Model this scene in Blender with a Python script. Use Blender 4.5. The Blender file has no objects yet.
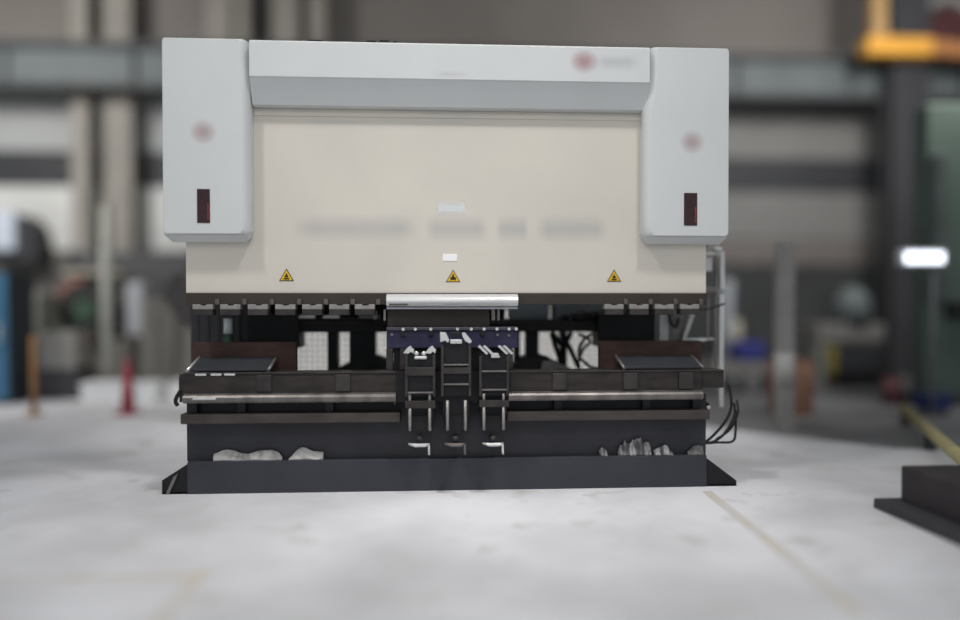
import bpy, bmesh, math, random
from mathutils import Vector, Matrix
random.seed(7)
SC = bpy.context.scene
COL = SC.collection

# ------------------------------------------------------------------ camera
cd = bpy.data.cameras.new('camera'); cam = bpy.data.objects.new('camera', cd); COL.objects.link(cam)
cd.sensor_width = 36; cd.lens = 750 / 960 * 36; cd.shift_y = 12.2 / 960
YAW, PITCH, ROLL = .0574, .015, -.001
F = Vector((math.sin(YAW) * math.cos(PITCH), math.cos(YAW) * math.cos(PITCH), -math.sin(PITCH)))
R = Vector((math.cos(YAW), -math.sin(YAW), 0)); U = R.cross(F)
R, U = R * math.cos(ROLL) + U * math.sin(ROLL), -R * math.sin(ROLL) + U * math.cos(ROLL)
cam.matrix_world = Matrix((( R.x, U.x, -F.x, -.0921), (R.y, U.y, -F.y, -4.625), (R.z, U.z, -F.z, 1.1101), (0, 0, 0, 1)))
cd.dof.use_dof = True; cd.dof.focus_distance = 4.62; cd.dof.aperture_fstop = .14
cd.clip_end = 200
SC.camera = cam

# ------------------------------------------------------------------ light
w = bpy.data.worlds.new('daylight'); SC.world = w; w.use_nodes = True
w.node_tree.nodes['Background'].inputs[0].default_value = (.90, .96, 1.0, 1)
w.node_tree.nodes['Background'].inputs[1].default_value = .50
def area(name, loc, aim, size, power, color=(1, .95, .88), spread=180):
    l = bpy.data.lights.new(name, 'AREA'); l.shape = 'DISK'; l.size = size; l.energy = power; l.color = color; l.spread = math.radians(spread)
    o = bpy.data.objects.new(name, l); COL.objects.link(o); o.location = loc
    o.rotation_euler = (Vector(aim) - Vector(loc)).to_track_quat('-Z', 'Y').to_euler()
    return o
area('hall_or_fill_lamp', (-4.0, -3.4, 9.0), (-.1, .0, 1.0), .9, 18, (1, .97, .94), 44)
area('hall_or_fill_lamp', (2.2, -3.5, 9.0), (.2, .0, 1.0), .9, 18, (1, .97, .94), 44)
area('hall_or_fill_lamp', (-.5, -8.6, 7.4), (0, 0, 1.4), 1.2, 31, (1, .97, .94), 90)
area('hall_or_fill_lamp', (0, 1.0, 8.6), (0, 3.2, .5), 1.0, 30, (1, .98, .95), 50)  # unseen fill lamp, added to brighten the pale board behind the fence
area('hall_or_fill_lamp', (-7.2, 3.0, 5.4), (-7.0, 9, 3.6), 1.5, 310, (1, .98, .95))  # added fill out of view, lifts the left part of the back wall
area('hall_or_fill_lamp', (6.0, 3.0, 5.4), (6.6, 9, 4.2), 1.5, 270, (1, .98, .95))  # added fill out of view, lifts the right part of the back wall
vs = SC.view_settings
SC.display_settings.display_device = 'sRGB'
vs.view_transform = 'Standard'; vs.look = 'None'; vs.gamma = 1; vs.use_curve_mapping = False; vs.exposure = 0

# ------------------------------------------------------------------ materials
def srgb(r, g, b):
    f = lambda c: (c / 255 / 12.92) if c <= 10 else ((c / 255 + .055) / 1.055) ** 2.4
    return (f(r), f(g), f(b), 1)
MATS = {}
def mat(name, rgb, rough=.6, metal=0, var=.12, scale=6, stretch=(1, 1, 1), rgb2=None, spot=None, bump=0, spec=.35, lo=.35, hi=.65):
    """procedural: base colour varied by noise, optional second colour in patches"""
    if name in MATS: return MATS[name]
    m = bpy.data.materials.new(name); m.use_nodes = True; n = m.node_tree.nodes; L = m.node_tree.links
    b = n['Principled BSDF']; b.inputs['Roughness'].default_value = rough; b.inputs['Metallic'].default_value = metal
    b.inputs['Specular IOR Level'].default_value = spec
    tc = n.new('ShaderNodeTexCoord'); mp = n.new('ShaderNodeMapping'); mp.inputs['Scale'].default_value = stretch
    L.new(tc.outputs['Object'], mp.inputs[0])
    nz = n.new('ShaderNodeTexNoise'); nz.inputs['Scale'].default_value = scale; nz.inputs['Detail'].default_value = 6
    L.new(mp.outputs[0], nz.inputs['Vector'])
    rp = n.new('ShaderNodeValToRGB'); rp.color_ramp.elements[0].position = lo; rp.color_ramp.elements[1].position = hi
    c = srgb(*rgb)
    if rgb2: c2 = srgb(*rgb2); c1 = c
    else: c1 = tuple(x * (1 - var) for x in c[:3]) + (1,); c2 = tuple(min(1, x * (1 + var)) for x in c[:3]) + (1,)
    rp.color_ramp.elements[0].color = c1; rp.color_ramp.elements[1].color = c2
    L.new(nz.outputs['Fac'], rp.inputs[0]); out = rp.outputs[0]
    if spot:
        n2 = n.new('ShaderNodeTexNoise'); n2.inputs['Scale'].default_value = scale * 3.7; n2.inputs['Detail'].default_value = 8
        L.new(mp.outputs[0], n2.inputs['Vector'])
        r2 = n.new('ShaderNodeValToRGB'); r2.color_ramp.elements[0].position = .58; r2.color_ramp.elements[1].position = .72
        L.new(n2.outputs['Fac'], r2.inputs[0])
        mx = n.new('ShaderNodeMix'); mx.data_type = 'RGBA'; L.new(r2.outputs[0], mx.inputs[0]); L.new(out, mx.inputs[6]); mx.inputs[7].default_value = srgb(*spot)
        out = mx.outputs[2]
    L.new(out, b.inputs['Base Color'])
    if bump:
        bp = n.new('ShaderNodeBump'); bp.inputs['Strength'].default_value = bump; bp.inputs['Distance'].default_value = .01
        L.new(nz.outputs['Fac'], bp.inputs['Height']); L.new(bp.outputs[0], b.inputs['Normal'])
    MATS[name] = m; return m
def soft(name, rgb, alpha, radial=False, edge=.25, noise=0):
    """a painted mark with soft faded edges"""
    if name in MATS: return MATS[name]
    m = bpy.data.materials.new(name); m.use_nodes = True; n = m.node_tree.nodes; L = m.node_tree.links
    b = n['Principled BSDF']; b.inputs['Base Color'].default_value = srgb(*rgb); b.inputs['Roughness'].default_value = .6
    tc = n.new('ShaderNodeTexCoord'); sp = n.new('ShaderNodeSeparateXYZ'); L.new(tc.outputs['Generated'], sp.inputs[0])
    def M(op, a, c=None, clamp=False):
        k = n.new('ShaderNodeMath'); k.operation = op; k.use_clamp = clamp
        for i, v in enumerate((a, c)):
            if v is None: continue
            if isinstance(v, (int, float)): k.inputs[i].default_value = v
            else: L.new(v, k.inputs[i])
        return k.outputs[0]
    x, z = sp.outputs[0], sp.outputs[2]
    if radial:
        dx = M('SUBTRACT', x, .5); dz = M('SUBTRACT', z, .5)
        d = M('SQRT', M('ADD', M('MULTIPLY', dx, dx), M('MULTIPLY', dz, dz)))
        a = M('SUBTRACT', 1.0, M('MULTIPLY', d, 2.0), True)
        a = M('MULTIPLY', a, 1.25, True)
    else:
        ex = M('DIVIDE', M('MINIMUM', x, M('SUBTRACT', 1.0, x)), edge * .3, True)
        ez = M('DIVIDE', M('MINIMUM', z, M('SUBTRACT', 1.0, z)), edge * .8, True)
        a = M('MULTIPLY', ex, ez)
    if noise:
        nz = n.new('ShaderNodeTexNoise'); nz.inputs['Scale'].default_value = noise; nz.inputs['Detail'].default_value = 5
        L.new(tc.outputs['Object'], nz.inputs['Vector'])
        r = n.new('ShaderNodeValToRGB'); r.color_ramp.elements[0].position = .4; r.color_ramp.elements[1].position = .66
        L.new(nz.outputs['Fac'], r.inputs[0]); a = M('MULTIPLY', a, r.outputs[0])
    L.new(M('MULTIPLY', a, alpha), b.inputs['Alpha'])
    MATS[name] = m; return m
def glow(name, rgb, s):
    m = bpy.data.materials.new(name); m.use_nodes = True; b = m.node_tree.nodes['Principled BSDF']
    b.inputs['Base Color'].default_value = srgb(*rgb); b.inputs['Emission Color'].default_value = srgb(*rgb); b.inputs['Emission Strength'].default_value = s
    MATS[name] = m; return m
def ribbed(name, rgb, period, axis='x', depth=.25):
    """profiled sheet: real bump, one colour"""
    m = bpy.data.materials.new(name); m.use_nodes = True; n = m.node_tree.nodes; L = m.node_tree.links
    b = n['Principled BSDF']; b.inputs['Roughness'].default_value = .7
    tc = n.new('ShaderNodeTexCoord'); wv = n.new('ShaderNodeTexWave'); wv.bands_direction = axis.upper()
    wv.inputs['Scale'].default_value = 2 * math.pi / period / 20
    L.new(tc.outputs['Object'], wv.inputs['Vector'])
    nz = n.new('ShaderNodeTexNoise'); nz.inputs['Scale'].default_value = .8; L.new(tc.outputs['Object'], nz.inputs['Vector'])
    rp = n.new('ShaderNodeValToRGB'); c = srgb(*rgb); rp.color_ramp.elements[0].color = tuple(x * .8 for x in c[:3]) + (1,); rp.color_ramp.elements[1].color = tuple(x * 1.15 for x in c[:3]) + (1,)
    L.new(nz.outputs['Fac'], rp.inputs[0]); L.new(rp.outputs[0], b.inputs['Base Color'])
    bp = n.new('ShaderNodeBump'); bp.inputs['Strength'].default_value = depth; bp.inputs['Distance'].default_value = .05
    L.new(wv.outputs['Fac'], bp.inputs['Height']); L.new(bp.outputs[0], b.inputs['Normal'])
    MATS[name] = m; return m

CREAM = mat('cream_paint', (216, 209, 198), .5, var=.04, scale=1.5, rgb2=(208, 202, 192))
WHITE = mat('off_white_paint', (211, 213, 213), .5, var=.02, scale=2)
BEVELW = WHITE
CHAR = mat('charcoal_paint', (50, 50, 55), .55, var=.15, scale=4)
CHARB = mat('blue_charcoal_paint', (54, 55, 63), .55, var=.10, scale=3)
BLACK = mat('black_paint', (22, 22, 25), .6, var=.2)
DKSTEEL = mat('dark_steel', (62, 58, 57), .5, .3, var=.25, scale=9)
OILY = mat('oily_brown_steel', (48, 45, 44), .42, .35, scale=7, rgb2=(64, 58, 55), stretch=(1, 1, 3))
RUST = mat('rusty_steel', (56, 42, 39), .75, 0, scale=6, rgb2=(78, 58, 51), stretch=(1, 1, 2))
WORN = mat('worn_steel_edge', (116, 111, 108), .35, .5, var=.3, scale=10, stretch=(1, 1, .3))
GREYST = mat('grey_steel', (118, 114, 112), .45, .4, var=.15, scale=12)
CLAMPL = mat('ground_steel', (150, 146, 143), .4, .3, var=.15, scale=20)
BRIGHT = mat('bright_steel', (226, 226, 224), .22, .6, var=.05)
SILVER = mat('anodised_silver', (205, 205, 206), .3, .35, var=.03)
PALE = mat('pale_board', (232, 230, 226), .8, var=.03)
PALEM = mat('pale_grey_metal', (196, 196, 196), .5, .1, var=.08)
BLUE = mat('navy_paint', (44, 42, 70), .5, var=.2, scale=8)
BLUEG = mat('blue_grey_steel', (74, 72, 82), .5, .2, var=.15, scale=14)
LEDRED = mat('smoked_red_lens', (52, 26, 30), .25, spec=.5, var=.2, scale=20)
LEDEDGE = mat('dim_red_lens_edge', (120, 50, 48), .3, var=.1)
YEL = mat('sign_yellow', (226, 184, 40), .5, var=.04)
INK = mat('sign_black', (30, 26, 22), .6, var=.1)
LABEL = mat('white_sticker', (246, 246, 246), .5, var=.01)
RUBBER = mat('black_rubber', (20, 20, 22), .5, var=.1)
GREYBLUE = mat('slate_panel', (176, 184, 188), .55, var=.1, scale=3)
BROWNP = mat('dark_bronze_plate', (62, 56, 52), .5, .2, var=.12, scale=4)
SCRAP = mat('crumpled_scrap', (178, 176, 174), .8, scale=16, rgb2=(92, 87, 84), stretch=(1, 1, 1), lo=.45, hi=.75)
SCRAPW = mat('streaky_scrap', (80, 79, 82), .8, scale=26, rgb2=(176, 174, 175), stretch=(1.6, 1, .35), lo=.4, hi=.62)

# ------------------------------------------------------------------ mesh helper
class MB:
    def __init__(s): s.bm = bmesh.new(); s.m = 0
    def _faces(s, fs):
        for f in fs: f.material_index = s.m
    def box(s, x0, x1, y0, y1, z0, z1, bv=0, seg=2):
        v = [s.bm.verts.new((x, y, z)) for x in (x0, x1) for y in (y0, y1) for z in (z0, z1)]
        q = [(0, 1, 3, 2), (4, 6, 7, 5), (0, 4, 5, 1), (2, 3, 7, 6), (0, 2, 6, 4), (1, 5, 7, 3)]
        fs = [s.bm.faces.new([v[i] for i in a]) for a in q]; s._faces(fs)
        if bv: s._bev(fs, bv, seg)
        return s
    def _bev(s, fs, bv, seg):
        es = list({e for f in fs for e in f.edges})
        r = bmesh.ops.bevel(s.bm, geom=es, offset=bv, segments=seg, affect='EDGES', profile=.5, clamp_overlap=True)
        s._faces(r['faces'])
    def prism(s, pts, axis, a0, a1, bv=0, seg=2):
        def P(p, a):
            return {'x': (a, p[0], p[1]), 'y': (p[0], a, p[1]), 'z': (p[0], p[1], a)}[axis]
        A = [s.bm.verts.new(P(p, a0)) for p in pts]; B = [s.bm.verts.new(P(p, a1)) for p in pts]
        n = len(pts); fs = [s.bm.faces.new(A), s.bm.faces.new(B[::-1])]
        for i in range(n): fs.append(s.bm.faces.new((A[i], B[i], B[(i + 1) % n], A[(i + 1) % n])))
        s._faces(fs)
        if bv: s._bev(fs, bv, seg)
        return s
    def tube(s, pts, r, n=10, cap=True):
        pts = [Vector(p) for p in pts]; rings = []; up = Vector((0, 0, 1))
        for i, p in enumerate(pts):
            t = (pts[min(i + 1, len(pts) - 1)] - pts[max(i - 1, 0)]).normalized()
            a = t.cross(up)
            if a.length < .05: a = t.cross(Vector((0, 1, 0)))
            a.normalize(); b = a.cross(t); rr = r[i] if isinstance(r, (list, tuple)) else r
            rings.append([s.bm.verts.new(p + a * rr * math.cos(k * 2 * math.pi / n) + b * rr * math.sin(k * 2 * math.pi / n)) for k in range(n)])
        fs = []
        for i in range(len(rings) - 1):
            for k in range(n): fs.append(s.bm.faces.new((rings[i][k], rings[i][(k + 1) % n], rings[i + 1][(k + 1) % n], rings[i + 1][k])))
        for f in fs: f.smooth = True
        if cap: fs += [s.bm.faces.new(rings[0][::-1]), s.bm.faces.new(rings[-1])]
        s._faces(fs); return s
    def cyl(s, a, b, r, n=16): return s.tube([a, b], r, n)
    def ball(s, c, r, sc=(1, 1, 1)):
        g = bmesh.ops.create_icosphere(s.bm, subdivisions=2, radius=r, matrix=Matrix.Translation(c) @ Matrix.Diagonal((*sc, 1)))
        for v in g['verts']:
            for f in v.link_faces: f.smooth = True; f.material_index = s.m
        return s
    def quad(s, x0, x1, z0, z1, y):
        v = [s.bm.verts.new(p) for p in ((x0, y, z0), (x1, y, z0), (x1, y, z1), (x0, y, z1))]
        s._faces([s.bm.faces.new(v)]); return s
    def build(s, name, mats, parent=None, label=None):
        bmesh.ops.recalc_face_normals(s.bm, faces=s.bm.faces)
        me = bpy.data.meshes.new(name); s.bm.to_mesh(me); s.bm.free()
        for m in (mats if isinstance(mats, (list, tuple)) else [mats]): me.materials.append(m)
        o = bpy.data.objects.new(name, me); COL.objects.link(o)
        if parent: o.parent = parent
        if label: o['label'] = label
        return o
def curve(pts, n=24):
    """Catmull-Rom through points"""
    P = [Vector(p) for p in pts]; P = [P[0] * 2 - P[1]] + P + [P[-1] * 2 - P[-2]]; out = []
    for i in range(1, len(P) - 2):
        for k in range(n):
            t = k / n; a, b, c, d = P[i - 1:i + 3]
            out.append(.5 * ((2 * b) + (c - a) * t + (2 * a - 5 * b + 4 * c - d) * t * t + (3 * b - a - 3 * c + d) * t ** 3))
    out.append(P[-2]); return out
def tag(o, label, cat, group=None):
    o['label'] = label; o['category'] = cat
    if group: o['group'] = group
    return o
def thing(name, label, cat, loc=(0, 0, 0), group=None, rz=0):
    o = bpy.data.objects.new(name, None); o.empty_display_size = .1; COL.objects.link(o); o.location = loc; o.rotation_euler = (0, 0, rz)
    return tag(o, label, cat, group)
def struct(name, mb, m):
    o = mb.build(name, m); o['kind'] = 'structure'; return o
def copy_tree(o, parent=None):
    c = o.copy(); COL.objects.link(c)
    if parent: c.parent = parent
    for ch in list(o.children): copy_tree(ch, c)
    return c

# ------------------------------------------------------------------ setting
FLOOR = mat('concrete_floor', (200, 199, 201), .62, scale=.9, rgb2=(240, 239, 243), bump=.05, spec=.3, lo=.3, hi=.62, spot=(208, 206, 205))
struct('floor', MB().box(-14, 14, -9, 9.2, -.2, 0), FLOOR)
struct('trim_16', MB().prism([(2.3, 2.6), (3.6, 1.2), (6.2, .6), (9, .6), (9, 8), (2.3, 8)], 'z', .0003, .001), mat('dark_floor_patch', (108, 107, 109), .6, scale=.8, rgb2=(140, 139, 140), spec=.25))  # darker grey patch of floor at the right rear
LINE = mat('faded_yellow_paint', (216, 208, 196), .7, scale=5, rgb2=(218, 216, 215))
struct('trim_1', MB().prism([(1.53, -.12), (1.59, -.12), (1.48, -2.0), (1.42, -2.0)], 'z', .0005, .002), LINE)
struct('trim_2', MB().box(-1.12, -1.06, -2.3, -1.36, .0005, .002), LINE)
struct('trim_3', MB().box(-3.4, -1.12, -1.46, -1.40, .0005, .002), LINE)
CLAD = ribbed('brown_grey_cladding', (126, 120, 115), .35)
struct('wall_back', MB().box(-14, 14, 9, 9.2, 0, 9), CLAD)
SHEETL = ribbed('translucent_grey_sheeting', (168, 170, 169), .25, depth=.15)
SHEETB = ribbed('pale_sheeting', (216, 216, 213), .25, depth=.15)
SHEETR = ribbed('dull_sheeting', (128, 127, 125), .25, depth=.15)
DARKT = mat('dark_trim_paint', (56, 57, 60), .6, var=.1)
LOWW = mat('lower_wall_grey', (104, 102, 98), .8, var=.15, scale=1)
struct('trim_4', MB().box(-14, 14, 8.94, 9, 3.30, 3.92), DARKT)
struct('window_1', MB().box(-14, -.5, 8.95, 9, 3.92, 4.95), SHEETL)
struct('window_2', MB().box(-14, -.5, 8.95, 9, 2.18, 3.30), SHEETB)
struct('window_3', MB().box(-.5, 14, 8.95, 9, 3.92, 5.0), SHEETR)
struct('window_4', MB().box(-.5, 14, 8.95, 9, 2.42, 3.32), SHEETR)
struct('trim_5', MB().box(-.5, 14, 8.9, 9, 1.95, 2.24), mat('taupe_beam_paint', (112, 106, 104), .7))
struct('baseboard_back', MB().box(-14, -.5, 8.93, 9, 0, 2.18), LOWW)
struct('trim_6', MB().box(-.5, 14, 8.95, 9, 0, 1.95), mat('dark_lower_wall', (62, 63, 64), .8, var=.2, scale=1))
# crane runway girder along the back wall (an I-beam)
GIRD = mat('girder_blue_grey', (94, 101, 102), .55, var=.12, scale=2)
GIRDD = mat('girder_flange_dark', (66, 68, 70), .6, var=.15)
g = MB(); g.prism([(7.94, 4.82), (8.0, 4.82), (8.0, 5.36), (7.94, 5.36)], 'x', -14, 14); g.m = 1
g.box(-14, 14, 7.8, 8.2, 5.36, 5.46).box(-14, 14, 7.86, 8.14, 4.72, 4.82)
for k in range(-13, 14, 2): g.box(k - .02, k + .02, 7.86, 7.94, 4.82, 5.36)
struct('trim_7', g, [GIRD, GIRDD])
COLM = mat('column_beige_grey', (146, 141, 134), .7, var=.1, scale=1)
COLD = mat('column_dark', (54, 54, 57), .7, var=.1, scale=1)
def hcol(i, x0, x1, y, m):
    b = MB().box(x0, x1, y, y + .04, 0, 8.9).box(x0, x1, y + .26, y + .3, 0, 8.9).box((x0 + x1) / 2 - .02, (x0 + x1) / 2 + .02, y + .04, y + .26, 0, 8.9).box(x0 - .08, x1 + .08, y - .06, y + .36, 0, .03)
    struct('trim_%d' % i, b, m)
for i, (x0, x1, m) in enumerate([(-6.25, -5.96, COLM), (-5.72, -5.26, COLM), (-4.02, -3.58, COLM), (-3.50, -3.30, COLM), (-2.9, -2.45, COLM), (-2.28, -2.0, COLM)]):
    hcol(8 + i, x0, x1, 8.45, m)
hcol(15, 7.45, 8.1, 7.45, COLD)
struct('wall_left', MB().box(-14.2, -14, -3, 9.2, 0, 9), mat('side_wall', (120, 118, 115), .8))
struct('wall_right', MB().box(14, 14.2, -3, 9.2, 0, 9), mat('side_wall', (120, 118, 115), .8))
struct('ceiling', MB().box(-14, 14, 1.5, 9.2, 9, 9.15), mat('roof_sheet', (90, 90, 90), .8))

# ------------------------------------------------------------------ press brake
PB = thing('press_brake', 'large cream and off-white hydraulic press brake standing mid floor', 'press brake')
# --- base
b = MB().prism([(-1.605, 0), (1.605, 0), (1.605, .20), (-1.605, .197)], 'y', 0, .45, .004)
b.build('base_plinth', CHARB, PB)
MB().box(-1.622, 1.618, .05, .4, .19, .58, .004).box(-1.58, 1.58, .1, .42, .58, .70).build('lower_beam', CHAR, PB)
for s in (-1, 1):
    xo, zo = (1.758, .085) if s < 0 else (1.80, .035)
    p = [(s * 1.6, 0), (s * xo, 0), (s * xo, zo), (s * 1.6, .185)]
    f = MB().prism(p, 'y', .01, .05).prism(p, 'y', .36, .40).box(min(s * 1.6, s * xo), max(s * 1.6, s * xo), .01, .40, 0, .012)
    f = f.build('foot_bracket', BLACK, PB)
    if s < 0: MB().prism([(-1.735, .0), (-1.715, .0), (-1.66, .125), (-1.685, .11)], 'y', .0, .01).build('brace', GREYST, f)
# --- table rail (die holder carrying rail), full width
t = MB().prism([(-.05, .735), (.20, .735), (.20, .565), (-.05, .565)], 'x', -1.632, 1.56, .004)
t.box(1.55, 1.693, -.05, .12, .63, .742, .003)
t.prism([(-.02, .735), (-.055, .72), (-.055, .6), (-.02, .585)], 'x', -1.632, -.32)
table = t.build('table_rail', OILY, PB)
for x0, x1 in ((-1.60, -.34), (.34, 1.55)):
    MB().prism([(-.05, .618), (-.085, .61), (-.098, .595), (-.098, .575), (-.085, .562), (-.05, .56)], 'x', x0, x1, .003).build('front_lip', WORN, table, 'worn shiny steel lip along the front')
for x0, x1 in ((-1.60, -.34), (.34, 1.69)):
    MB().box(x0, x1, -.058, -.02, .733, .743, .002).build('top_edge', DKSTEEL, table)
for x in (-1.13, -.66, .66, 1.10, 1.45):
    MB().box(x - .045, x + .045, -.066, -.045, .625, .728, .004).build('rail_clamp', DKSTEEL, table)
for x in (-1.50, -1.41, -1.33):
    MB().box(x - .035, x + .03, -.062, -.05, .724, .737, .003).build('worn_glint_patch', BRIGHT, table)
MB().box(-1.54, -1.40, -.103, -.09, .584, .597, .004).build('worn_glint_patch', BRIGHT, table, 'bright patch shaped as a highlight on the left end of the lip')  # specular highlight on the lip, built as a bright patch
h = MB().tube(curve([(-1.62, -.05, .64), (-1.642, -.06, .60), (-1.65, -.06, .57), (-1.64, -.055, .545)], 6), .012, 8)
h.build('end_hook', BLACK, table)
# --- lower shelf rail and spacers
for x0, x1 in ((-1.622, -.315), (.335, 1.60)):
    MB().box(x0, x1, -.065, .06, .435, .495, .006).build('shelf_rail', mat('brown_steel', (70, 65, 62), .55, .25, var=.2, scale=6, stretch=(1, 1, 3)), PB)
for x in (-1.57, -1.28, -.75, .66, 1.22, 1.54):
    MB().box(x - .025, x + .025, .0, .06, .495, .565, .003).build('spacer', CHAR, PB)
# --- rusty rest plates and trays on the rail
for s in (-1, 1):
    x0, x1 = (-1.66, -.995) if s < 0 else (.975, 1.66)
    MB().box(x0, x1, .25, .31, .70, .912, .008).build('rest_plate', RUST, PB, 'rusty brown steel plate')
    X0, X1 = (-1.60, -1.10) if s < 0 else (1.06, 1.58)
    tr = MB().prism([(-.02, .748), (.20, .808), (.20, .818), (-.02, .760)], 'x', X0 + .01, X1 - .01, .002).prism([(.17, .745), (.20, .745), (.20, .808), (.17, .798)], 'x', X0 + .02, X1 - .02)
    tr = tr.build('rest_tray', mat('slate_tray', (50, 52, 56), .6, .0, var=.12, scale=5), PB)
    for k, x in enumerate((X0 + .01, X1 - .01)):
        MB().tube([(x, -.03, .752), (x, .20, .818)], .010, 8).build('tray_end', BRIGHT if (s < 0 and k == 0) else GREYST, tr)
# --- blue die holder
dh = MB().box(-.403, .41, .03, .13, .88, .99, .004).build('die_holder', BLUE, PB, 'navy blue die holder bar')
MB().box(-.36, .37, .06, .12, .735, .878).build('lower_bar', BLACK, dh)
MB().box(-.403, .41, .02, .14, .99, 1.010, .003).build('top_flange', BLUEG, dh)
for x in (-.30, -.225, -.13, .035, .12, .20, .28, .355, .40):
    MB().cyl((x, .018, .998), (x, .008, .998), .010, 10).build('bolt', BRIGHT, dh)
for x, z in ((-.37, .965), (-.29, .965), (.285, .962), (.355, .958)):
    MB().cyl((x, .031, z), (x, .022, z), .009, 10).build('bolt', GREYST, dh)
for x in (-.30, -.13, .19):
    MB().box(x - .014, x + .014, .012, .03, .955, .988, .003).build('clamp_block', BLACK, dh)
for x in (-.385, -.30, .36):
    MB().box(x - .02, x + .02, .03, .12, .745, .878, .003).build('stem', DKSTEEL, dh)
# --- three front clamp stations
def station(cx, ztop, kind):
    st = MB().box(cx - .085, cx + .085, -.135, .02, .60, ztop - .03, .004)
    st.box(cx - .08, cx + .08, -.10, .045, .47, .60, .003)
    st = st.build('clamp_station', BLACK, PB)
    for s in (-1, 1):
        MB().box(cx + s * .082 - .008, cx + s * .082 + .008, -.150, -.13, .60, ztop - .035, .002).build('side_frame', DKSTEEL, st)
    if kind == 'mid':
        bars = [(.785, .008), (.668, .008)]; bands = [(.735, .775)]
    elif kind == 'left':
        bars = [(.620, .008)]; bands = [(.725, .775), (.53, .575)]
    else:
        bars = [(.745, .008), (.634, .008)]; bands = [(.535, .575)]
    for z, t in bars: MB().box(cx - .075, cx + .075, -.162, -.13, z, z + t, .002).build('cross_bar', GREYST, st)
    for z0, z1 in bands: MB().box(cx - .09, cx + .09, -.155, -.13, z0, z1, .003).build('band_plate', DKSTEEL, st)
    rx = (-.062, .056) if kind != 'mid' else (-.052, .055)
    for x in rx:
        z1 = .575 if kind == 'mid' else .535
        MB().cyl((cx + x, -.145, .395), (cx + x, -.145, z1), .009).build('rod', CLAMPL, st)
        if kind != 'mid': MB().cyl((cx + x, -.145, .572), (cx + x, -.145, .615), .008).build('rod', CLAMPL, st)
    MB().box(cx - .05, cx + .05, -.12, .05, .38, .48).build('rod_guide', BLACK, st)
    h = MB().tube([(cx - .07, -.15, .318), (cx - .03, -.158, .310), (cx + .03, -.158, .310), (cx + .055, -.15, .316)], [.006, .011, .011, .006], 10)
    h.tube([(cx + .05, -.15, .316), (cx + .052, -.15, .25)], .007, 8)
    h = h.build('clamp_handle', BRIGHT if kind == 'right' else GREYST if kind == 'mid' else SILVER, st)
    MB().ball((cx - .005, -.135, .345), .020, (1, .6, .8)).build('knob', DKSTEEL, h)
    MB().cyl((cx - .005, -.135, .32), (cx - .005, .05, .32), .012).build('spindle', BLACK, h)
    # jaws at the top
    def jaw(pts, m=BRIGHT, y0=-.15): MB().prism(pts, 'y', y0, y0 + .05, .002).build('jaw', m, st)
    if kind == 'left':
        for s, c in ((-1, cx - .065), (1, cx + .065)):
            jaw([(c - .036, ztop - .025), (c - .012, ztop + .005), (c + .008, ztop + .02), (c + .014, ztop + .004), (c + .030, ztop - .005), (c + .024, ztop - .028), (c + .008, ztop - .014), (c - .006, ztop - .03)])
        for d in (-.022, .022): MB().ball((cx + d, -.14, ztop - .028), .015, (1, .8, .9)).build('bolt', BRIGHT, st)
        MB().box(cx - .035, cx + .04, -.155, -.12, ztop - .062, ztop - .044, .006).build('jaw_plate', SILVER, st)
    elif kind == 'mid':
        jaw([(cx - .095, ztop - .02), (cx - .095, ztop + .04), (cx - .06, ztop + .035), (cx - .04, ztop - .01), (cx - .05, ztop - .025), (cx - .065, ztop - .008)])
        jaw([(cx + .035, ztop + .035), (cx + .055, ztop + .035), (cx + .095, ztop - .015), (cx + .085, ztop - .03), (cx + .055, ztop - .015), (cx + .04, ztop + .01)])
        MB().box(cx - .032, cx + .03, -.14, -.10, ztop + .01, ztop + .04, .004).build('jaw_block', BLACK, st)
        MB().box(cx - .035, cx + .035, -.155, -.10, ztop - .03, ztop - .005, .004).build('jaw_plate', SILVER, st)
    else:
        for c in (cx - .052, cx + .068):
            for d in (-.014, .016):
                jaw([(c + d - .032, ztop + .022), (c + d - .018, ztop + .03), (c + d + .032, ztop - .018), (c + d + .02, ztop - .028)], BRIGHT if c < cx or d < 0 else SILVER, -.15 if d < 0 else -.155)
        MB().prism([(cx - .018, ztop - .045), (cx + .035, ztop - .045), (cx + .025, ztop - .018), (cx - .018, ztop - .018)], 'y', -.155, -.10, .003).build('jaw_plate', SILVER, st)
station(-.192, .885, 'left'); station(.022, .945, 'mid'); station(.25, .875, 'right')
MB().box(-.34, .36, -.08, .05, .56, .742, .003).build('centre_plate', BLACK, PB)
MB().tube([(-.355, -.02, .54), (-.325, -.03, .59)], .006, 8).build('lever', GREYST, PB)

# --- ram
ram = MB().box(-1.637, 1.633, .1, .19, 1.222, 2.55, .003).build('ram', CREAM, PB, 'cream painted ram plate')
MB().box(-1.22, 1.21, .095, .1, 2.318, 2.36, .001).build('top_strip', CREAM, ram)
def mark(name, x0, x1, z0, z1, m, y=.0985, lab=None, par=None): return MB().quad(x0, x1, z0, z1, y).build(name, m, par or ram, lab)
LET = soft('faint_blue_lettering', (178, 184, 192), .24, noise=0, edge=.55)
for x0, x1 in ((-1.0, -.19), (-.17, .24), (.28, .49), (.53, 1.0)):
    mark('lettering', x0, x1, 1.535, 1.72, LET, lab='faint smeared blue-grey lettering')
mark('sticker', -.105, .10, 1.705, 1.805, soft('faint_white_sticker', (236, 240, 243), .7, edge=.45), lab='faded pale sticker')
pl = MB().box(-.055, .036, .097, .1005, 1.424, 1.468, .001).build('name_plate', LABEL, ram)
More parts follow.
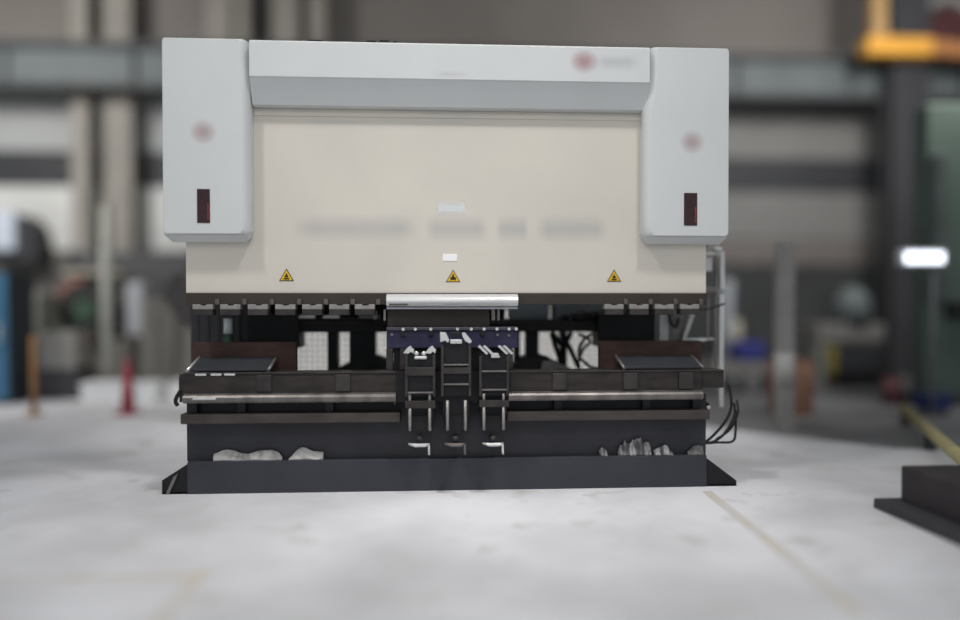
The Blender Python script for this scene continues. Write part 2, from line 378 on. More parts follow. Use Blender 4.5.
def warn(cx, z, s, n):
    b = MB(); b.m = 1
    b.prism([(cx - s, z), (cx + s, z), (cx, z + s * 1.72)], 'y', .0975, .1005)
    b.m = 0; q = s * .83
    b.prism([(cx - q, z + s * .10), (cx + q, z + s * .10), (cx, z + s * .10 + q * 1.72)], 'y', .0965, .0975)
    b.m = 1
    if n == 1:   # figure with raised arms
        b.box(cx - .010, cx + .010, .0955, .0966, z + .012, z + .034).box(cx - .018, cx - .011, .0955, .0966, z + .010, z + .030).box(cx + .011, cx + .018, .0955, .0966, z + .010, z + .030)
        b.prism([(cx + .007 * math.cos(k * math.pi / 4), z + .042 + .007 * math.sin(k * math.pi / 4)) for k in range(8)], 'y', .0955, .0966)
    else:        # press symbol
        b.box(cx - .011, cx + .011, .0955, .0966, z + .022, z + .034).box(cx - .017, cx + .017, .0955, .0966, z + .009, z + .018)
        b.box(cx - .004, cx + .004, .0955, .0966, z + .034, z + .046)
    b.build('warning_sign', [YEL, INK], ram, 'yellow triangle with black border and symbol')
warn(-1.024, 1.298, .045, 0); warn(.010, 1.293, .045, 1); warn(1.035, 1.296, .045, 0)
# --- clamp bar and tool clamps
bar = MB().box(-1.632, 1.632, .085, .18, 1.150, 1.222, .003).build('clamp_bar', BROWNP, PB)
cl_x = [-1.522, -1.357, -1.190, -1.024, -.860, -.695, -.538, 1.024, 1.184, 1.346, 1.510]
for x in cl_x:
    c = MB(); c.box(x - .061, x + .061, .045, .13, 1.085, 1.122, .004); c.m = 1
    c.prism([(x - .061, 1.122), (x + .061, 1.122), (x + .061, 1.152), (x + .025, 1.152), (x + .018, 1.143), (x - .012, 1.143), (x - .02, 1.152), (x - .061, 1.152)], 'y', .05, .13, .002)
    c.build('tool_clamp', [DKSTEEL, CLAMPL], PB)
    n = MB().box(x + .068, x + .094, .07, .09, 1.150, 1.185, .003).build('clamp_nub', mat('nub_grey', (96, 92, 88), .6, .2), bar)
lc = MB(); P = [(.1 - .075 * math.sin(a), 1.170 + .048 * math.cos(a)) for a in [k * math.pi / 12 for k in range(0, 10)]]
lc.prism([(.18, 1.2185)] + P + [(.03, 1.137), (.18, 1.137)], 'x', -.404, .414)
lc = lc.build('tool_cover', SILVER, PB, 'bright silver rounded cover')
MB().box(-.404, .414, .06, .17, 1.122, 1.133, .001).build('cover_edge', SILVER, lc)
LX = -.385
b = MB()
for k in range(11):   # illegible tiny maker line
    b.box(LX + k * .0105, LX + k * .0105 + .008, .0245, .028, 1.147, 1.154 + .002 * (k % 3 == 0))
b.build('lettering', INK, lc, 'tiny dark lettering')
MB().box(-.402, .24, .12, .16, 1.012, 1.122, .002).build('punch_plate', BROWNP, PB, 'dark bronze punch plate')
for x0, x1 in ((.255, .277), (.292, .307)):
    MB().box(x0, x1, .13, .17, 1.05, 1.122, .002).build('punch_segment', CLAMPL, PB)
MB().box(-.428, -.415, .13, .17, 1.05, 1.12, .002).build('punch_segment', CLAMPL, PB)
# --- crossbeam
cb = MB()
pa = lambda zf: [(-.03, zf - .012), (-.022, zf - .020), (.045, 2.372), (.085, 2.366), (.45, 2.37), (.45, 2.740), (-.015, 2.742), (-.03, 2.730)]
A_ = [cb.bm.verts.new((-1.214, *p)) for p in pa(2.535)]; B_ = [cb.bm.verts.new((1.226, *p)) for p in pa(2.535)]
cb.bm.faces.new(A_); cb.bm.faces.new(B_[::-1])
for k in range(8): cb.bm.faces.new((A_[k], B_[k], B_[(k + 1) % 8], A_[(k + 1) % 8]))
cb = cb.build('crossbeam', WHITE, PB, 'off-white front crossbeam with undercut lower edge')
mark('emblem', .72, .91, 2.565, 2.725, soft('faint_red_roundel', (186, 126, 134), .48, True), -.0312, 'blurred pinkish red roundel', cb)
mark('lettering', .87, 1.17, 2.59, 2.70, soft('faint_grey_lettering', (178, 180, 186), .32, edge=.9), -.0310, 'blurred pale grey lettering', cb)
mark('scuff_mark', -.12, .12, 2.530, 2.575, soft('grey_scuff', (120, 116, 112), .16, noise=0, edge=1.0), -.0312, None, cb)
b = MB()
for x0, x1, hh in ((-.88, -.78, .012), (-.52, -.46, .014), (-.44, -.38, .018), (-.36, -.33, .012)): b.box(x0, x1, .03, .12, 2.75, 2.757 + hh, .004)
b.build('top_fitting', BLACK, cb)
# --- housings
def housing(s):
    o, n1, n2 = (1.737, 1.232, 1.222) if s < 0 else (1.739, 1.236, 1.200)
    prof = [(o - .012, 2.753), (n1 + .012, 2.753), (n1 + .004, 2.749), (n1, 2.740), (n1, 2.63), (n1 - .003, 2.55), (n1 - .012, 2.46), (n2, 2.37), (n2, 1.65), (n2, 1.60), (n2 + .012, 1.574), (o - .02, 1.572), (o - .004, 1.581), (o, 1.60), (o, 2.73), (o - .004, 2.745)]
    b = MB(); prof = [(s * x, z) for x, z in prof]
    n = len(prof)
    # front face slightly smaller (rounded front edge), then the side wall, then the stepped-in bottom
    def inset(d): 
        cx, cz = s * 1.47, 2.16
        return [(x - math.copysign(d, x - cx), z - math.copysign(d, z - cz)) for x, z in prof]
    # big soft roll of the inner front edge
    def roll(ps, d):
        return [(x + s * d if abs(x) < 1.30 else x, z) for x, z in ps]
    rings = [(-.010, roll(inset(.008), .038)), (-.007, roll(inset(.004), .028)), (.008, roll(inset(.001), .013)), (.035, prof), (.098, prof)]
    V = [[b.bm.verts.new((x, y, z)) for x, z in ps] for y, ps in rings]
    fs = [b.bm.faces.new(V[0])]
    for i in range(len(V) - 1):
        for k in range(n):
            f = b.bm.faces.new((V[i][k], V[i][(k + 1) % n], V[i + 1][(k + 1) % n], V[i + 1][k])); f.smooth = i < 3; fs.append(f)
    fs.append(b.bm.faces.new(V[-1][::-1]))
    # lower chamfer tray
    zt, zb = 1.574, 1.534; X0, X1 = n2 + .006, o - .004; x0, x1 = n2 + .035, o - .03
    top = [(s * X0, -.002, zt), (s * X1, -.002, zt), (s * X1, .097, zt), (s * X0, .097, zt)]
    bot = [(s * x0, .070, zb), (s * x1, .070, zb), (s * x1, .097, zb), (s * x0, .097, zb)]
    A = [b.bm.verts.new(p) for p in top]; B = [b.bm.verts.new(p) for p in bot]
    b.bm.faces.new(A); b.bm.faces.new(B[::-1])
    for k in range(4): b.bm.faces.new((A[k], B[k], B[(k + 1) % 4], A[(k + 1) % 4]))
    h = b.build('cylinder_housing', WHITE, PB, 'off-white rounded cylinder housing')
    lx0, lx1 = (-1.532, -1.456) if s < 0 else (1.450, 1.534)
    lx = MB().box(lx0, lx1, -.013, -.009, 1.642, 1.846, .001); lx.m = 1
    lx.box(lx1 - .016, lx1 - .006, -.0135, -.0125, 1.66, 1.76)
    lx.build('indicator_window', [LEDRED, LEDEDGE], h, 'dark smoked red window')
    ex, ez = (-1.494, 2.188) if s < 0 else (1.500, 2.163)
    mark('emblem', ex - .085, ex + .085, ez - .08, ez + .08, soft('faint_pink_roundel', (186, 150, 154), .42, True), -.0112, 'blurred faint pink roundel', h)
    ob = MB().box(min(s * 1.655, s * 1.73), max(s * 1.655, s * 1.73), .098, .55, 1.6, 2.74, .01).build('housing_side', WHITE, h)
housing(-1); housing(1)
# --- side frames (C-frames) behind the ram
for s in (-1, 1):
    x0, x1 = sorted((s * 1.36, s * 1.43))
    f = MB().prism([(.45, 0), (.80, 0), (.80, 2.6), (.22, 2.6), (.22, 1.35), (.60, 1.25), (.60, .80), (.45, .72)], 'x', x0, x1, .004)
    f.build('side_frame', CHAR, PB)
MB().box(-1.63, 1.63, .24, .30, 1.30, 2.5, .002).build('ram_backing', CHAR, PB)
sc = MB().box(-1.79, -1.43, .66, .69, .3, 1.35, .003).build('dark_gap_plate', CHAR, PB)  # dark plate added to put shade into the left gap
for x in (-1.74, -1.67, -1.60, -1.555, -1.51, -1.465): MB().box(x - .004, x + .004, .652, .662, .5, 1.15).build('plate_rib', DKSTEEL, sc)
# --- back gauge
bg = MB().box(-1.36, 1.34, .55, .66, .965, 1.052, .005).build('back_gauge', BLACK, PB, 'black back gauge beam')
MB().cyl((-1.36, .53, 1.03), (1.34, .53, 1.03), .008).build('guide_rail', DKSTEEL, bg)
for x0, x1 in ((-1.37, -1.02), (1.02, 1.42)):
    MB().box(x0, x1, .5, .72, .86, 1.09, .01).build('drive_box', BLACK, bg)
for x0, x1, y0 in ((-.86, -.79, .68), (-.70, -.52, .62), (.54, .63, .66), (.79, .83, .66), (.46, .50, .7)):
    MB().box(x0, x1, y0, y0 + .12, .62, .97, .006).build('pedestal', BLACK, bg)
for pts in ([(-.90, .62), (-.32, .62), (-.32, .72), (-.52, .80), (-.60, .80), (-.86, .68)], [(.38, .62), (1.0, .62), (.86, .70), (.66, .80), (.55, .80), (.40, .70)]):
    MB().prism(pts, 'y', .60, .85, .006).build('carriage', BLACK, bg)
MB().prism([(.62, .66), (.95, .66), (.72, .76), (.64, .76)], 'y', .55, .59, .004).build('carriage_ramp', GREYST, bg)
for a, c in (((.80, .95), (.92, .70)), ((.86, .96), (.79, .80)), ((.72, .96), (.80, .86)), ((.72, .95), (.80, .70)), ((-.42, .93), (-.34, .70))):
    MB().tube([(a[0], .66, a[1]), (c[0], .66, c[1])], .018, 8).build('strut', BLACK, bg)
for pts in ([(1.0, .6, .95), (.93, .58, .90), (.90, .58, .80), (.98, .6, .72), (1.04, .6, .70)], [(.90, .6, .95), (.98, .58, .90), (.93, .58, .84), (.90, .6, .75)]):
    MB().tube(curve(pts, 8), .011, 8).build('cable', RUBBER, bg)
for x in (-.93, -.77):
    MB().prism([(x - .085, 1.062), (x + .02, 1.062), (x + .02, 1.145), (x - .012, 1.145), (x - .018, 1.085), (x - .085, 1.08)], 'y', .46, .50, .002).build('stop_finger', PALE, bg)
MB().box(-.62, -.48, .5, .54, 1.06, 1.085, .003).build('stop_finger', GREYST, bg)
MB().box(-.52, -.50, .48, .5, 1.055, 1.11).build('finger_tip', PALEM, bg)
MB().box(.665, .695, .46, .48, 1.055, 1.15, .003).build('stop_finger', PALE, bg)
MB().box(.705, .725, .49, .51, 1.055, 1.15, .003).build('finger_tip', DKSTEEL, bg)
MB().ball((.91, .55, 1.07), .05, (1.4, .8, .8)).ball((.80, .55, 1.065), .025).ball((1.0, .55, 1.08), .03, (1.5, 1, 1)).build('motor', BLACK, bg)
MB().box(.42, 1.3, .76, .79, 1.03, 1.32, .003).build('rear_panel', GREYBLUE, PB)
MB().box(-1.3, .40, .76, .79, 1.05, 1.32, .003).build('rear_panel', BLACK, PB)
for x0, x1 in ((1.33, 1.39), (1.46, 1.52)):
    pass
MB().box(1.440, 1.500, .46, .5, .90, 1.10, .003).build('gap_post', PALEM, PB, 'pale metal post in the right gap')
gb = MB().box(1.545, 1.628, .50, .52, .90, 1.10, .003).build('gap_bracket', GREYST, PB)
MB().prism([(1.60, .915), (1.625, .915), (1.69, 1.09), (1.655, 1.09)], 'y', .46, .49, .002).box(1.60, 1.77, .46, .49, .90, .92, .003).build('gap_brace', PALEM, gb, 'pale diagonal brace')
MB().tube(curve([(1.50, .44, 1.10), (1.505, .43, 1.03), (1.545, .43, 1.0), (1.565, .44, 1.06)], 8), .010, 8).build('cable', RUBBER, gb)
# --- pipe rack on the right side
pr = MB()
pr.box(1.872, 1.905, .48, .51, 1.26, 1.52, .006).box(1.868, 1.90, .48, .51, .44, 1.22, .004).build('conduit_rack', PALEM, PB, 'pale tube rack beside the right end')
rack = PB.children[-1]
MB().box(1.782, 1.798, .485, .51, .92, 1.24, .003).build('rack_bar', GREYST, rack)
MB().box(1.838, 1.852, .485, .51, .60, 1.50, .003).build('rack_bar', GREYST, rack)
MB().box(1.66, 1.88, .485, .51, 1.495, 1.515, .004).build('rack_bar', PALEM, rack)
MB().box(1.66, 1.86, .47, .51, 1.235, 1.275, .004).build('rack_bar', GREYST, rack)
MB().box(1.775, 1.86, .50, .53, .905, .920, .004).build('rack_bar', PALEM, rack)
MB().box(1.695, 1.82, .50, .52, 1.385, 1.49, .004).build('rack_plate', PALEM, rack)
MB().ball((1.855, .49, 1.535), .026, (1.5, .8, .8)).build('pipe_elbow', PALEM, rack)
b = MB()
for k in range(22): b.box(1.70, 1.82, .50, .505, .62 + k * .013, .625 + k * .013)
for k in range(8): b.box(1.70 + k * .016, 1.703 + k * .016, .505, .508, .62, .90)
b.build('mesh_guard', BLACK, rack)
for pts, r in (([(1.73, .4, 1.56), (1.70, .4, 1.52), (1.685, .4, 1.47)], .024), ([(1.66, .42, 1.125), (1.74, .40, 1.12), (1.82, .40, 1.14), (1.88, .42, 1.16)], .007),
               ([(1.83, .2, .62), (1.82, .15, .48), (1.76, .12, .38), (1.66, .10, .285), (1.60, .1, .25)], .009),
               ([(1.60, .1, .25), (1.70, .08, .28), (1.78, .10, .35), (1.84, .14, .44), (1.86, .2, .50)], .008),
               ([(1.85, .15, .46), (1.83, .1, .33), (1.80, .08, .27), (1.70, .08, .265), (1.60, .1, .255)], .008),
               ([(1.88, .2, .52), (1.865, .15, .44), (1.80, .12, .34), (1.70, .1, .28)], .007)):
    MB().tube(curve(pts, 10), r, 8).build('cable', RUBBER, PB)
MB().ball((1.63, .1, .495), .03).build('cable_gland', BLACK, PB)
MB().cyl((1.635, .065, .495), (1.635, .05, .495), .012).build('gland_tip', BRIGHT, PB)

# ------------------------------------------------------------------ scraps on the plinth ledge
def scrap(name, x0, x1, tops, z0, m, label, cat, group):
    """crumpled sheet scrap leaning on the plate above the ledge: real thickness, folds"""
    b = MB(); nx, nz = 36, 7; rnd = random.Random(int(abs(x0 * 1000)))
    G = []
    fr = [rnd.uniform(-.008, .008) for _ in range(nx + 1)]
    for i in range(nx + 1):
        u = i / nx; k = u * (len(tops) - 1); j = min(int(k), len(tops) - 2); h = tops[j] + (tops[j + 1] - tops[j]) * (k - j)
        row = []
        for q in range(nz + 1):
            v = q / nz
            y = .010 + .018 * v + .5 * fr[i] * math.sin(v * 3.1) * .9 + .003 * math.sin(9 * v + 14 * u)
            row.append((x0 + (x1 - x0) * u + .002 * math.sin(20 * v), y, z0 + max(h, .002) * v))
        G.append(row)
    V = [[b.bm.verts.new(p) for p in r] for r in G]
    W = [[b.bm.verts.new((p[0], p[1] + .004, p[2])) for p in r] for r in G]
    for i in range(nx):
        for q in range(nz):
            b.bm.faces.new((V[i][q], V[i + 1][q], V[i + 1][q + 1], V[i][q + 1])); b.bm.faces.new((W[i][q], W[i][q + 1], W[i + 1][q + 1], W[i + 1][q]))
    for i in range(nx):
        b.bm.faces.new((V[i][0], W[i][0], W[i + 1][0], V[i + 1][0])); b.bm.faces.new((V[i][nz], V[i + 1][nz], W[i + 1][nz], W[i][nz]))
    for q in range(nz):
        b.bm.faces.new((V[0][q], V[0][q + 1], W[0][q + 1], W[0][q])); b.bm.faces.new((V[nx][q], W[nx][q], W[nx][q + 1], V[nx][q + 1]))
    for f in b.bm.faces: f.smooth = True
    o = b.build(name, m); o.location = (0, 0, 0); return tag(o, label, cat, group)
Gs = 'pale scraps on the plinth ledge'
scrap('paper_scrap', -1.455, -1.04, [.042, .05, .062, .068, .064, .058, .046, .042, .040, .046, .056, .062, .060, .063, .058, .048, .012], .1975, SCRAP, 'long torn whitish scrap on the dark plinth ledge, leftmost', 'scrap', Gs)
scrap('paper_scrap', -1.0, -.79, [.01, .03, .055, .072, .075, .07, .058, .05, .048, .046, .045], .198, SCRAP, 'shorter torn whitish scrap with pointed right end on the left of the ledge', 'scrap', Gs)
scrap('plastic_scrap', .925, .975, [.03, .055, .045, .04, .02], .199, SCRAPW, 'tiny white scrap on the ledge left of the streaky heap', 'scrap', Gs)
scrap('plastic_scrap', 1.045, 1.255, [.02, .07, .06, .10, .075, .08, .072, .10, .095, .11, .105, .115, .075, .085, .082, .08, .03], .199, SCRAPW, 'streaky whitish scrap heap with ragged top on the right of the ledge', 'scrap', Gs)
scrap('plastic_scrap', 1.27, 1.395, [.03, .04, .045, .05, .062, .065, .055, .03, .012], .199, SCRAPW, 'low grey scrap on the ledge just right of the ragged heap', 'scrap', Gs)
scrap('plastic_scrap', 1.49, 1.59, [.02, .035, .05, .055, .06, .055, .05], .199, mat('grey_scrap', (112, 110, 110), .8, var=.3, scale=20), 'dull grey scrap at the far right end of the plinth ledge', 'scrap', Gs)

# ------------------------------------------------------------------ behind the machine
bt = thing('spray_bottle', 'small bottle with white cap and green body behind the rusty plate', 'bottle', (-1.47, .42, .702))
MB().tube([(0, 0, 0), (0, 0, .18), (0, 0, .23), (0, 0, .26)], [.032, .032, .026, .018], 14).build('body', mat('green_plastic', (70, 96, 82), .5), bt)
MB().cyl((0, 0, .26), (0, 0, .36), .028, 14).build('cap', mat('white_plastic', (214, 222, 220), .5), bt)
fe = thing('mesh_fence', 'wire mesh safety fence standing behind the press brake', 'fence', (0, .90, 0))
for x in (-1.6, -1.17, .30, 1.28, 1.6):
    MB().box(x - .02, x + .02, -.02, .02, 0, 1.5, .003).build('post', PALEM, fe)
b = MB()
for k in range(81): b.box(-1.6 + k * .04 - .0018, -1.6 + k * .04 + .0018, -.003, .0, .1, 1.45)
for k in range(34): b.box(-1.6, 1.6, -.006, -.003, .1 + k * .04 - .0018, .1 + k * .04 + .0018)
b.build('wire_mesh', BLACK, fe)
MB().box(-1.6, 1.6, -.015, .015, 1.45, 1.48, .003).box(-1.6, 1.6, -.015, .015, .08, .10, .003).build('rail', PALEM, fe)
wb = thing('backdrop_board', 'added pale board in place of the lit background behind the mesh fence', 'board', (0, 3.2, 0))  # added board, stands in for the lit background further back
MB().box(-1.66, 1.76, 0, .03, .0, 1.15, .004).build('sheet', PALE, wb)
for x in (-1.5, 0, 1.6): MB().box(x - .03, x + .03, .03, .4, 0, .05).box(x - .03, x + .03, .03, .09, .05, 1.0).build('support', PALEM, wb)

# ------------------------------------------------------------------ left background
tag(MB().tube([(-4.295, 5.2, 0), (-4.295, 5.2, 2.45)], .07, 16).box(-4.42, -4.17, 5.08, 5.32, 0, .015).build('post', mat('pale_post', (176, 176, 168), .6)), 'pale slim round post standing left in the background', 'post')
cb_ = thing('blue_cabinet', 'tall blue steel cabinet at the left edge', 'cabinet', (-5.4, 4.6, 0))
MB().box(-.55, .24, 0, .55, .04, 1.58, .01).build('body', mat('dark_cabinet', (52, 58, 64), .6), cb_)
d = MB().box(-.54, .22, -.02, 0, .06, 1.56, .005).build('door', mat('cabinet_blue', (70, 118, 150), .5, var=.06), cb_)
MB().box(.12, .15, -.05, -.02, .75, .95, .004).build('handle', PALEM, d)
MB().box(-.53, .22, .02, .53, 0, .04).build('plinth', BLACK, cb_)
wu = thing('wall_unit', 'dark wall-mounted unit with bluish white front box', 'wall unit', (-7.2, 8.55, 1.95))
MB().prism([(-.45, 0), (.36, 0), (.42, .1), (.36, .55), (.2, .78), (-.45, .78)], 'y', -.2, .38, .02).build('body', DARKT, wu)
MB().box(-.22, .14, -.35, -.2, .18, .82, .02).build('front_box', mat('bluish_white', (200, 208, 220), .5), wu)
dk = thing('duct_box', 'dark grey duct box low on the back wall between the columns', 'duct', (-5.2, 8.2, 1.55))
MB().box(-.9, 1.0, 0, .5, 0, .55, .02).build('casing', mat('duct_grey', (84, 84, 86), .7), dk)
MB().box(-.95, -.9, -.03, .53, -.03, .58).box(1.0, 1.05, -.03, .53, -.03, .58).build('flange', DARKT, dk)
wl = thing('grinding_machine', 'grey machine with round dark wheel guard behind the pale post', 'machine', (-5.05, 6.4, 0))
MB().box(-.45, .55, 0, .7, 0, .72, .03).box(-.4, .5, .2, .6, .72, 1.62, .03).build('body', mat('machine_grey', (128, 124, 118), .6, var=.1), wl)
ww = MB().cyl((0, -.12, 1.12), (0, .2, 1.12), .40, 28).build('wheel_guard', mat('guard_dark', (58, 60, 58), .6), wl)
MB().cyl((0, -.16, 1.12), (0, -.12, 1.12), .14, 20).build('hub', mat('hub_green', (72, 96, 78), .6), ww)
b = MB(); b.tube([(.42 * math.cos(a), -.1, 1.12 + .42 * math.sin(a)) for a in [math.radians(k) for k in range(95, 170, 8)]], .035, 8); b.tube([(.42 * math.cos(a), -.1, 1.12 + .42 * math.sin(a)) for a in [math.radians(k) for k in range(235, 290, 8)]], .03, 8)
b.build('red_rim', mat('dull_red', (176, 110, 100), .6), ww)
MB().box(-.35, .45, -.05, .3, 1.62, 1.7, .01).build('top_bar', mat('bar_beige', (166, 158, 144), .6), wl)
MB().box(.55, .78, -.1, .15, .75, 1.52, .03).build('side_tube', mat('side_white', (186, 188, 194), .5), wl)
m2 = thing('grey_machine', 'light grey machine cabinet between blue cabinet and round wheel', 'machine', (-5.72, 5.7, 0))
MB().box(-.22, .35, 0, .5, .3, 1.35, .03).build('body', mat('machine_light', (142, 142, 136), .6, var=.1), m2)
MB().box(-.2, .33, .02, .48, 0, .3).build('base', DARKT, m2)
MB().box(-.2, .1, -.03, 0, 1.05, 1.22, .01).build('panel', mat('panel_green', (88, 132, 104), .5), m2)
mc = thing('low_cabinet', 'low light grey cabinet with dark base in front of the wheel machine', 'cabinet', (-4.92, 5.05, 0))
MB().box(-.16, .30, 0, .4, .38, .86, .02).build('body', mat('machine_pale', (160, 157, 152), .6), mc)
MB().box(-.2, .34, -.02, .42, 0, .38, .01).build('base', mat('base_violet_grey', (78, 76, 80), .7), mc)
m3 = thing('beige_machine', 'beige-grey upright machine housing left of the press brake', 'machine', (-3.6, 5.6, 0))
MB().box(-.45, .75, 0, .9, 0, 1.3, .04).build('body', mat('machine_beige', (138, 134, 128), .6, var=.08), m3)
MB().box(-.1, .05, -.1, 0, .3, 1.25, .02).box(.35, .5, -.1, 0, .3, 1.25, .02).build('upright', mat('beige_dark', (116, 112, 106), .6), m3)
MB().prism([(-.4, 1.3), (.7, 1.3), (.5, 1.6), (-.2, 1.55)], 'y', .1, .8, .02).build('hood', mat('hood_grey', (98, 96, 96), .6), m3)
m4 = thing('dark_machine', 'dark machine head showing just left of the press brake', 'machine', (-2.55, 3.0, 0))
MB().prism([(-.28, 1.25), (-.18, 1.48), (.05, 1.52), (.35, 1.5), (.35, .78), (.1, .85), (-.1, 1.0)], 'y', 0, .4, .04).build('head', mat('dark_head', (78, 74, 74), .6, var=.15), m4)
MB().box(.05, .35, .05, .4, 0, .85, .02).build('pedestal', mat('pedestal_grey', (112, 109, 106), .6), m4)
WB = mat('white_crate', (246, 246, 246), .6, var=.02)
for x0, x1, lab in ((-4.36, -3.82, 'long low white box on the floor left of the red pylon'), (-3.72, -3.47, 'small white box on the floor right of the red pylon'), (-3.33, -3.03, 'white box on the floor closest to the press brake')):
    bx = thing('white_box', lab, 'box', ((x0 + x1) / 2, 4.6, 0), 'white floor boxes'); wd = (x1 - x0) / 2
    MB().box(-wd, wd, 0, .35, 0, .21, .015).build('carton', WB, bx); MB().box(-wd - .008, wd + .008, -.008, .358, .21, .25, .008).build('lid', WB, bx)
pn = thing('pylon', 'narrow red pylon standing on the floor', 'pylon', (-3.42, 3.65, 0))
MB().tube([(0, 0, .03), (0, 0, .58)], [.075, .025], 16).build('cone', mat('pylon_red', (176, 66, 84), .5), pn); MB().box(-.11, .11, -.11, .11, 0, .03, .008).build('base', mat('pylon_base', (160, 84, 96), .5), pn)
op = thing('orange_post', 'thin orange marker post beside the blue cabinet', 'post', (-4.40, 3.65, 0))
MB().cyl((0, 0, .02), (0, 0, .85), .032, 12).build('stem', mat('dull_orange', (168, 126, 84), .6), op); MB().cyl((0, 0, 0), (0, 0, .02), .10, 16).build('base', mat('dull_orange', (168, 126, 84)), op)

# ------------------------------------------------------------------ right background
rp = thing('grey_post', 'tall pale grey square post right of the press brake', 'post', (3.17, 2.25, 0))
MB().box(-.075, .075, -.06, .06, 0, 1.74, .01).build('shaft', mat('post_grey', (140, 138, 136), .6), rp)
MB().cyl((0, 0, .42), (0, 0, .72), .095, 18).build('wrap', mat('wrap_white', (176, 174, 172), .7), rp)
dr = thing('brown_drum', 'brown drum on the floor behind the pale grey post', 'drum', (3.74, 3.3, 0))
MB().tube([(0, 0, 0), (0, 0, .02), (0, 0, .28), (0, 0, .3), (0, 0, .57)], [.22, .23, .23, .235, .23], 24).build('shell', mat('drum_brown', (142, 106, 88), .7, var=.1), dr); MB().cyl((0, 0, .57), (0, 0, .585), .235, 24).build('lid', mat('drum_lid', (128, 98, 84), .6), dr)
be = thing('work_bench', 'grey work bench right beside the press brake', 'bench', (3.95, 5.0, 0))
MB().box(-.7, .3, 0, .7, .28, .43, .01).build('top', mat('bench_grey', (140, 136, 132), .7), be)
for x, y in ((-.65, .05), (.25, .05), (-.65, .65), (.25, .65)): MB().box(x - .04, x + .04, y - .04, y + .04, 0, .28).build('leg', DARKT, be)
bb = thing('blue_bag', 'blue bag lying on the grey work bench', 'bag', (4.09, 5.1, .43))
MB().box(-.20, .20, 0, .35, 0, .27, .06, 3).build('sack', mat('bag_blue', (62, 66, 140), .7), bb); MB().tube(curve([(-.1, .15, .25), (0, .15, .34), (.1, .15, .25)], 6), .015, 8).build('strap', BLACK, bb)
pt = thing('pale_roll', 'upright pale roll leaning behind the blue bag', 'roll', (4.08, 5.95, 0))
MB().tube([(-.02, 0, 0), (0, 0, 1.56)], .085, 16).build('roll', mat('roll_pale', (160, 164, 170), .6), pt); MB().tube([(.10, -.05, .5), (.12, -.05, .98)], [.12, .06], 12).build('wrapping', mat('roll_cream', (176, 172, 156), .7), pt)
mr = thing('lathe', 'grey lathe with rounded headstock right of the pale post', 'machine', (5.85, 6.0, 0))
MB().box(-.42, .62, 0, .6, .64, .92, .03).build('bed', mat('lathe_light', (124, 122, 120), .6), mr)
MB().tube([(.22, .2, .92), (.22, .2, 1.2), (.22, .2, 1.38), (.22, .2, 1.46)], [.27, .26, .2, .08], 20).build('headstock', mat('lathe_green_grey', (98, 106, 106), .6), mr)
MB().box(-.15, .6, .02, .55, 0, .64, .02).build('cabinet', DARKT, mr);
MB().box(-.42, -.25, .02, .4, 0, .64, .02).build('foot', mat('lathe_pale', (128, 128, 124), .6), mr)
MB().box(-.26, -.13, -.04, .02, .18, .62, .01).build('cover', mat('mustard', (140, 128, 62), .6), mr)
MB().box(-.15, .5, -.25, .02, 0, .24, .02).build('step', BLACK, mr)
mg = thing('grey_cabinet_machine', 'dim grey machine between the lathe and the green column', 'machine', (7.05, 5.2, 0))
MB().box(-.35, .35, 0, .6, 0, .95, .04).build('body', mat('dim_machine', (86, 87, 88), .7, var=.1), mg); MB().box(-.22, .22, -.06, .2, .76, .98, .03).build('panel', mat('panel_taupe', (128, 122, 114), .6), mg)
wlp = thing('work_light', 'bright white work light on a stand by the green column', 'lamp', (5.03, 3.0, 0))
lm = MB().box(-.26, .26, 0, .10, 1.58, 1.76, .03).build('lamp_head', PALEM, wlp); MB().box(-.21, .21, -.02, 0, 1.610, 1.725, .008).build('tube', glow('lit_tube', (235, 242, 255), 2.6), lm)
MB().cyl((.14, .06, 0), (.14, .06, 1.60), .022, 12).build('stand', mat('stand_grey', (110, 112, 112), .6), wlp); MB().cyl((.14, .06, 0), (.14, .06, .03), .16, 18).build('base', DARKT, wlp)
gc = thing('green_machine', 'tall dull green machine column at the right edge', 'machine', (5.95, 3.7, 0))
MB().box(-.42, .9, 0, .28, .12, 3.5, .04).build('column', mat('dull_green', (80, 94, 86), .6, var=.1, scale=2), gc); MB().box(-.48, 1.0, -.1, .4, 0, .12, .02).build('base', DARKT, gc)
MB().box(-.40, -.25, -.12, 0, 1.2, 2.9, .03).build('slideway', mat('slide_grey', (76, 84, 82), .5), gc)
MB().box(-.2, .2, -.10, 0, 1.02, 1.22, .02).build('control', BLACK, gc)
bk = thing('blue_crate', 'deep blue crate on the floor beside the yellow rail', 'crate', (5.45, 3.35, 0))
MB().box(-.13, .15, 0, .25, 0, .15, .02).build('tub', mat('crate_blue', (40, 50, 104), .6), bk); MB().box(-.15, .17, -.02, .27, .15, .18, .01).build('rim', mat('crate_rim', (42, 52, 96), .6), bk)
rb = thing('red_can', 'dull red can standing behind the blue crate', 'can', (5.28, 3.95, 0))
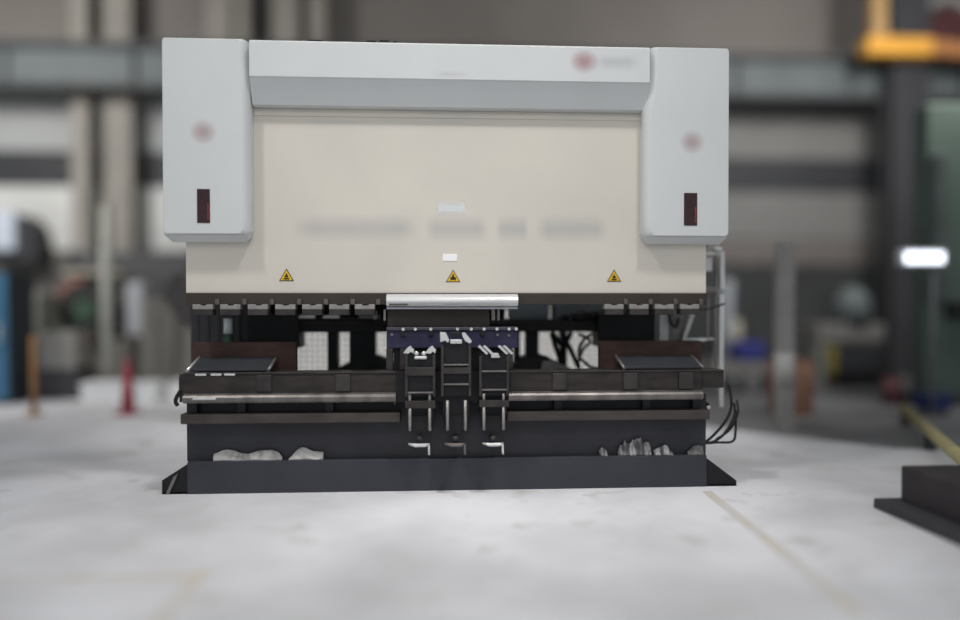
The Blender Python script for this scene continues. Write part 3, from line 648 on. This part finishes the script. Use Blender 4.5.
MB().cyl((0, 0, 0), (0, 0, .32), .11, 18).build('body', mat('can_red', (100, 62, 66), .6), rb); MB().cyl((0, 0, .32), (0, 0, .36), .05, 12).build('cap', BLACK, rb)
yr = thing('yellow_rail', 'pale yellow guard rail lying low across the right side', 'rail')
A, B_ = Vector((4.49, 2.50, .15)), Vector((3.15, -.28, .15))
MB().tube([A, B_], .045, 10).build('bar', mat('rail_yellow', (176, 166, 126), .7), yr)
for q in (.06, .5, .94):
    p = A.lerp(B_, q); MB().box(p.x - .03, p.x + .03, p.y - .03, p.y + .03, 0, .13).build('foot', DARKT, yr)
sb = thing('steel_stack', 'dark steel block on a wider dark plate at the lower right', 'steel block', (2.36, -.55, 0))
STK = mat('stack_dark', (58, 54, 56), .7, var=.2, scale=4)
MB().box(0, 1.6, -1.6, 0, 0, .055, .006).build('bottom_plate', mat('plate_dark', (64, 64, 68), .7, var=.15), sb)
MB().box(.12, 1.5, -1.5, -.06, .055, .25, .01).build('block', STK, sb); MB().box(.11, .125, -1.2, -.7, .12, .22).build('recess', mat('recess_dark_red', (52, 38, 42), .7), sb)
jc = thing('jib_crane', 'orange-yellow crane arm hanging at the upper right', 'crane', (7.0, 7.0, 5.2))
ORY = mat('crane_yellow', (206, 150, 62), .5, var=.1); ORD = mat('crane_brown', (158, 108, 66), .6)
MB().box(-.22, .85, 0, .3, 0, .29, .02).build('trolley', ORY, jc); MB().box(-.12, .12, .05, .25, .29, 3.7, .01).build('hanger', mat('hanger_tan', (158, 128, 88), .6), jc)
MB().prism([(.85, .02), (6.0, -.3), (6.0, -.08), (.85, .27)], 'y', .02, .28, .01).build('arm', ORD, jc)
hr = thing('hose_reel', 'dark red hose reel with pale rim at the top right corner', 'reel', (8.85, 8.1, 6.05))
b = MB(); b.tube([(.52 * math.cos(a), 0, .52 * math.sin(a)) for a in [k * math.pi / 16 for k in range(33)]], .09, 10, False); b.build('rim', mat('rim_grey', (146, 146, 146), .6), hr)
MB().cyl((0, -.1, 0), (0, .1, 0), .36, 24).build('drum', mat('reel_red', (84, 50, 52), .6), hr); MB().box(-.06, .06, .1, .7, -.06, .06).build('bracket', DARKT, hr)
